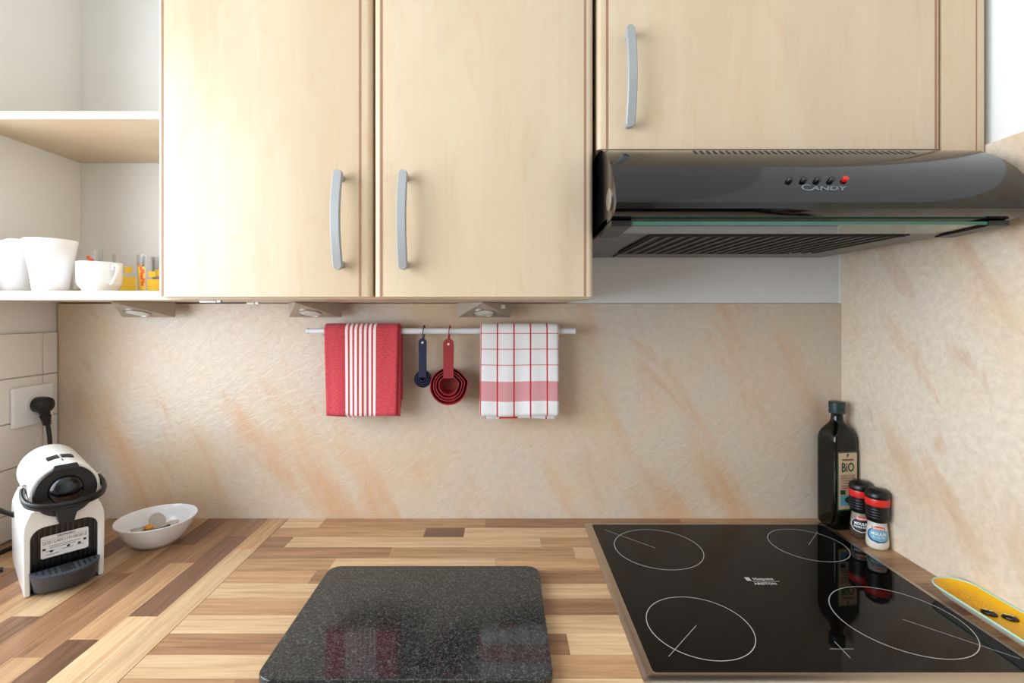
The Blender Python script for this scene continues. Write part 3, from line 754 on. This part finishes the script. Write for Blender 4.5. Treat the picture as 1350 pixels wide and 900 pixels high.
pod(.026, .004, .0360, .10, -.22, 'creamer pod lying flat beside the orange sweet in the bowl')
pod(-.030, -.014, .0370, -.15, .30, 'creamer pod lying tilted on the bowl side nearest the coffee machine')
t = thing('wrapped_sweet', 'orange wrapped sweet lying among the creamer pods', 'sweet', (BX - .008, BY - .014, ZT + .038))
G().ball((0, 0, 0), .010, .007, .006).build('sweet_body', 'orange', t)
g = G()
for s_ in (-1, 1): g.add([(s_ * .009, 0, 0), (s_ * .016, -.005, .002), (s_ * .016, .005, .003), (s_ * .009, 0, .0015)], [(0, 1, 2), (3, 2, 1), (0, 3, 1), (0, 2, 3)])
g.build('wrapper_ends', 'orange', t, smooth=0)
t = thing('tea_spoon', 'small dark metal spoon lying in the bowl under the creamer pods', 'spoon', (BX + .006, BY - .016, ZT + .031))
G().ball((-.018, 0, 0), .013, .009, .003).build('spoon_head', 'hood_under', t)
G().tube([(-.008, 0, .001), (.010, 0, .004), (.030, 0, .010)], [.0028, .002, .0028], 10, flat=1.6).build('stem', 'hood_under', t)
t.rotation_euler.z = .2

# ------------------------------------------------------------------ oil bottle and grinders in the corner
ab = math.radians(7.2); sq = .0615
cx = .7725 + (sq / 2) * (math.cos(ab) - math.sin(ab)); cy = 1.166 + (sq / 2) * (math.sin(ab) + math.cos(ab))
ob = thing('oil_bottle', 'tall dark square oil bottle with green cap standing in the corner', 'bottle', (cx, cy, ZT), ab)
def sup(r, z, e, n=48):
    out_ = []
    for i in range(n):
        a = 2 * PI * i / n; c_, s_ = math.cos(a), math.sin(a)
        k = (abs(c_) ** e + abs(s_) ** e) ** (-1 / e); out_.append((r * k * c_, r * k * s_, z))
    return out_
h = sq / 2
G().rings([sup(h * .80, .0004, 5), sup(h * .93, .003, 6), sup(h, .010, 8), sup(h, .10, 8), sup(h, .206, 8), sup(h * .975, .217, 6), sup(h * .90, .227, 4.5), sup(h * .77, .2355, 3.2), sup(h * .58, .2435, 2.5),
           sup(.0145, .250, 2), sup(.0128, .258, 2), sup(.0125, .268, 2), sup(.0150, .270, 2), sup(.0150, .276, 2)]).build('glass_body', 'bottle', ob, smooth=50)
cp = G().lathe([(.0170, .270), (.0175, .272), (.0175, .2785), (.0165, .279), (.0165, .281), (.0175, .2815), (.0175, .2955), (.0160, .2975)], (0, 0, 0), 32).build('cap', 'bottle_cap', ob)
lb = G().box(-h * .80, h * .84, -h - .0006, -h + .001, .048, .186).build('label', 'label_green', ob, smooth=0)
G().box(-h * .74, h * .78, -h - .0010, -h - .0005, .0515, .1825).build('label_paper', 'label_paper', lb, smooth=0)
bt = lambda x0, z0: (lambda x, y, d: Vector((x0 + x, -h - .0011 - d, z0 + y)))
text_mesh('BiO', .0290, 'label_green', lb, bt(.0005, .1480), .72, bold=.0008)
text_mesh('P', .012, 'print_black', lb, bt(.0005, .1755), 1.0, bold=.0004)
G().box(-.014, .015, -h - .0013, -h - .0009, .1645, .1685).build('crest_bar', 'print_brown', lb, smooth=0)
text_mesh('HUILE D\'OLIVE', .0062, 'print_brown', lb, bt(.0005, .1290), .92)
text_mesh('VIERGE EXTRA', .0062, 'print_brown', lb, bt(.0005, .1235), .92)
for z, a_, b_ in ((.117, -.014, .008), (.111, -.010, .012), (.105, -.016, .014), (.100, -.016, .010)):
    G().box(a_, b_, -h - .0013, -h - .0009, z, z + .0016).build('print_line', 'print_brown', lb, smooth=0)
G().box(-.019, -.006, -h - .0013, -h - .0009, .086, .096).build('print_badge', 'label_green', lb, smooth=0)
G().box(-.019, .020, -h - .0013, -h - .0009, .060, .083).build('print_picture', 'label_blue', lb, smooth=0)
G().prism([(.002 + .010 * math.cos(2 * PI * q / 16), .073 + .0075 * math.sin(2 * PI * q / 16)) for q in range(16)], -h - .0016, -h - .0012, 'y').build('print_tree', 'label_green', lb, smooth=0)
G().box(.0005, .0030, -h - .0016, -h - .0012, .061, .068).build('print_trunk', 'print_brown', lb, smooth=0)

def patch(t, name, mat, r, a0, a1, z0, z1, parent, oval=False, n=20, thick=.0004, zc=None):
    """piece of label following a round jar; a = angle about the jar axis, 0 towards -Y; r may be a function of z"""
    rf = r if callable(r) else (lambda z: r); m = 18; inn, outr = [], []
    for j in range(m + 1):
        z = z0 + (z1 - z0) * j / m; row_i, row_o = [], []
        k = math.sqrt(max(0, 1 - ((z - (z0 + z1) / 2) / ((z1 - z0) / 2)) ** 2)) if oval else 1
        k = max(k, .05)
        for i in range(n + 1):
            a = (a0 + a1) / 2 + (i / n - .5) * (a1 - a0) * k
            for lst, rr in ((row_i, rf(z) - .0001), (row_o, rf(z) + thick)): lst.append((rr * math.sin(a), -rr * math.cos(a), z))
        inn.append(row_i); outr.append(row_o)
    return G().rings([a_ + b_[::-1] for a_, b_ in zip(inn, outr)]).build(name, mat, parent, smooth=60)
def wrap(r, ac, z0, rf=None):
    def pl(x, y, d):
        z = z0 + y; rr = (r(z) if callable(r) else r) + .0009 + d; a = ac + x / rr
        return Vector((rr * math.sin(a), -rr * math.cos(a), z))
    return pl
def grinder(x, y, label, kind):
    t = thing('spice_grinder', label, 'grinder', (x, y, ZT), math.radians(0))
    pts = [(.0170, .0004), (.0195, .002), (.0212, .008), (.0212, .016), (.0200, .030), (.0182, .046), (.0172, .056), (.0172, .062)]
    def rf(z):
        for (ra, za), (rb, zb) in zip(pts, pts[1:]):
            if za <= z <= zb: return ra + (rb - ra) * (z - za) / (zb - za)
        return pts[-1][0]
    G().lathe(pts, (0, 0, 0), 36).build('glass_jar', 'salt_jar' if kind == 'salt' else 'pepper_jar', t, smooth=50)
    g = G(); g.lathe([(.0185, .058), (.0205, .060), (.0212, .066), (.0222, .094)], (0, 0, 0), 40)
    for k in range(4): g.lathe([(.0212 + .0003 * k, .066 + k * .006), (.0219 + .0003 * k, .067 + k * .006), (.0219 + .0003 * k, .0685 + k * .006), (.0212 + .0003 * k, .0695 + k * .006)], (0, 0, 0), 40)
    g.build('grinder_cap', 'black_plastic', t, smooth=50)
    G().lathe([(.0222, .0935), (.0227, .096), (.0229, .106), (.0222, .1085)], (0, 0, 0), 40).build('red_band', 'spice_red', t)
    G().lathe([(.0218, .1080), (.0232, .1100), (.0232, .1140), (.0215, .1210), (.0150, .1265), (.0040, .1285)], (0, 0, 0), 40).build('lid', 'black_plastic', t, smooth=50)
    ac = -.55
    if kind == 'salt':
        patch(t, 'label', 'label_navy', rf, ac - 1.12, ac + 1.12, .0165, .0470, t, True, thick=.0003)
        l2 = patch(t, 'label_face', 'label_blue', rf, ac - .92, ac + 1.10, .0195, .0470, t, True, thick=.0006)
        text_mesh('MOULIN', .0080, 'print_white', l2, wrap(rf, ac + .05, .0350), .95, bold=.0002)
        text_mesh('SEL DE MER', .0052, 'print_white', l2, wrap(rf, ac + .05, .0282), .95)
    else:
        patch(t, 'label', 'print_white', rf, ac - 1.12, ac + 1.12, .0165, .0470, t, True, thick=.0003)
        l2 = patch(t, 'label_face', 'label_black', rf, ac - 1.02, ac + 1.02, .0180, .0470, t, True, thick=.0006)
        text_mesh('MOULIN', .0078, 'print_white', l2, wrap(rf, ac, .0350), .95, bold=.0003)
        text_mesh('POIVRE NOIR', .0056, 'print_white', l2, wrap(rf, ac, .0280), .9, bold=.0002)
    b = patch(t, 'brand_banner', 'banner', rf, ac - .62, ac + .70, .0425, .0510, t, True, thick=.0009)
    text_mesh('Ducros', .0066, 'print_white', b, wrap(lambda z: rf(z) + .0005, ac + .02, .0467), 1.0, bold=.0002)
def jar(name, low, mid_, kind):
    t = NT(name); o = t.obj(); sp = t.n('SeparateXYZ'); t.set(sp.inputs[0], o)
    gr = t.noise(o, 700 if kind == 'pepper' else 900, 2, .7)
    lv = t.math('GREATER_THAN', sp.outputs[2], .026 if kind == 'pepper' else .047)
    c = t.mix(t.ramp(gr, (.4, (0, 0, 0)), (.6, (1, 1, 1))), L(*low), L(*mid_))
    c = t.mix(lv, c, L(150, 140, 124) if kind == 'pepper' else L(206, 204, 196))
    t.p(Base_Color=c, Roughness=.12, Coat_Weight=.6); return t.m
M['salt_jar'] = jar('salt_filled_glass', (214, 208, 190), (236, 232, 220), 'salt')
M['pepper_jar'] = jar('pepper_filled_glass', (34, 26, 22), (98, 82, 68), 'pepper')
grinder(.8135, 1.141, 'pepper grinder with black label beside the oil bottle', 'pepper')
grinder(.8135, 1.090, 'salt grinder with blue label next to the pepper grinder', 'salt')

# ------------------------------------------------------------------ yellow grater dish along the side wall
yd = thing('grater_dish', 'long yellow glazed dish with mint rim between hob and side wall', 'dish', (.8, .79, ZT))
def dish_ring(ins, z): return [(x, y, z) for x, y in rrect(.7635 + ins, .8365 - ins, .655 + ins, .9135 - ins, min(max(.034 - ins * .8, .006), .0355 - ins), 8)]
ZD = ZT + .0064
bd = G(yd).rings([dish_ring(.022, ZD), dish_ring(.017, ZD + .002), dish_ring(.006, ZD + .0135), dish_ring(.0, ZD + .0205), dish_ring(.0015, ZD + .0205), dish_ring(.008, ZD + .0100), dish_ring(.014, ZD + .0058)][:5], True, False).build('outer_body', 'cream', yd, smooth=60)
G(yd).rings([dish_ring(.0014, ZD + .0215), dish_ring(.0045, ZD + .0180), dish_ring(.009, ZD + .0148), dish_ring(.016, ZD + .0112), dish_ring(.024, ZD + .0098)], False, True).build('inner_glaze', 'yellow', yd, smooth=60)
g = G(yd); g.tube(dish_ring(.0006, ZD + .0210), .0017, 8, True); g.build('rim', 'mint', yd, smooth=60)
g = G(yd)
for i in range(8):
    for j in range(6): g.ball((.784 + j * .0062 + (i % 2) * .003, .891 - i * .0080, ZD + .0100), .0016, .0016, .0022, 8, 5)
tag(g.build('grater_bumps', 'yellow', yd), kind='stuff')
for x, y, r in ((.795, .820, -.9), (.816, .806, -.9), (.790, .730, 1.1)):
    m_ = G(yd).ball((x, y, ZD + .0115), .0110, .0075, .0050, 16, 8, r).build('olive_motif', 'olive', yd)
    g = G(yd); g.ball((x - .002, y + .003, ZD + .0160), .0058, .0020, .0010, 10, 6, r + .2); g.ball((x + .003, y - .001, ZD + .0162), .0035, .0018, .0010, 10, 6, r + .9); g.build('painted_highlight', 'olive_gold', m_)

# ------------------------------------------------------------------ crockery on the lower shelf
ZS = 1.4355 + .019 + .0002
def mug(x, y, ang, label):
    t = thing('mug', label, 'mug', (x, y, ZS), ang, 'tall white mugs on the shelf')
    G().lathe([(.0285, 0), (.030, .0015), (.0315, .015), (.036, .05), (.0425, .09), (.0455, .107), (.0445, .108), (.0435, .107), (.0405, .09), (.034, .05), (.0295, .015), (.027, .005), (.004, .004)], (0, 0, 0), 48).build('body', 'porcelain', t, smooth=60)
    p_ = spline([(.038, 0, .100), (.052, 0, .103), (.068, 0, .101), (.075, 0, .090), (.070, 0, .079), (.056, 0, .074), (.036, 0, .072)], 6)
    G().tube(p_, .0042, 12, flat=1.9).build('handle', 'porcelain', t)
mug(-.955, 1.056, math.atan2(-.55, -.83), 'tall white tapered mug with its handle over the neighbouring mug')
mug(-1.066, 1.100, math.atan2(.95, .3), 'tall white tapered mug standing against the side wall')
t = thing('tea_cup', 'low white stacking cup with curled handle in front of the glasses', 'cup', (-.857, 1.062, ZS), math.atan2(-.35, .93))
G().lathe([(.028, 0), (.030, .001), (.030, .004), (.0365, .012), (.0385, .018), (.0395, .057), (.0400, .061), (.0385, .0612), (.0375, .056), (.0365, .018), (.030, .009), (.004, .007)], (0, 0, 0), 48).build('body', 'porcelain', t, smooth=45)
G().tube(spline([(.0425, 0, .044), (.0440, 0, .0515), (.050, 0, .055), (.058, 0, .050), (.0585, 0, .041), (.052, 0, .030), (.044, 0, .020), (.038, 0, .014)], 6), .0030, 10, flat=1.3).build('handle', 'porcelain', t)
def tumbler(x, y, hgt, label, decal, ang=0.0, r=.0325):
    t = thing('tumbler', label, 'glass', (x, y, ZS), ang, 'drinking glasses on the shelf')
    b = G().lathe([(r * .86, 0), (r * .88, .001), (r, hgt), (r - .0012, hgt + .0004), (r * .88 - .0014, .008), (.003, .007)], (0, 0, 0), 40).build('glass_body', 'pane_glass', t, smooth=50)
    rf = lambda z: r * .88 + r * .12 * z / hgt + .0001
    for mt, a0, a1, z0, z1 in decal: patch(t, 'decoration', mt, rf, a0, a1, z0, z1, t, n=8, thick=.0003)
M['pane_glass'] = thin('thin_tumbler_glass')
Y_, O_ = 'decal_yellow', 'decal_orange'
def blob(a, z): return [(O_, a - .12, a + .10, z, z + .010), (O_, a - .03, a + .20, z + .007, z + .017), (O_, a - .16, a + .04, z + .014, z + .022)]
tumbler(-.965, 1.155, .104, 'clear drinking glass with an orange flower print behind the low cup', [(Y_, -.4, .3, .010, .034)] + blob(.30, .062) + blob(.52, .055), .62)
tumbler(-.902, 1.205, .094, 'drinking glass with a tall yellow block print behind the low cup', [(Y_, -.62, .50, .001, .040), (Y_, -.25, .22, .048, .064), (Y_, .52, .95, .056, .074), (Y_, .60, .95, .012, .050)], .62)
tumbler(-.790, 1.130, .084, 'drinking glass with yellow and orange print against the cabinet side', [(Y_, -1.05, -.50, .001, .056), (Y_, -.38, .75, .001, .029), (Y_, -.30, .12, .034, .046), (Y_, .3, .7, .040, .052)] + blob(-.74, .034) + blob(-.72, .014), .58)
tumbler(-.845, 1.255, .092, 'drinking glass with yellow squares at the back of the shelf', [(Y_, -.8, .6, .001, .030), (Y_, -.9, -.4, .044, .060)], .55)
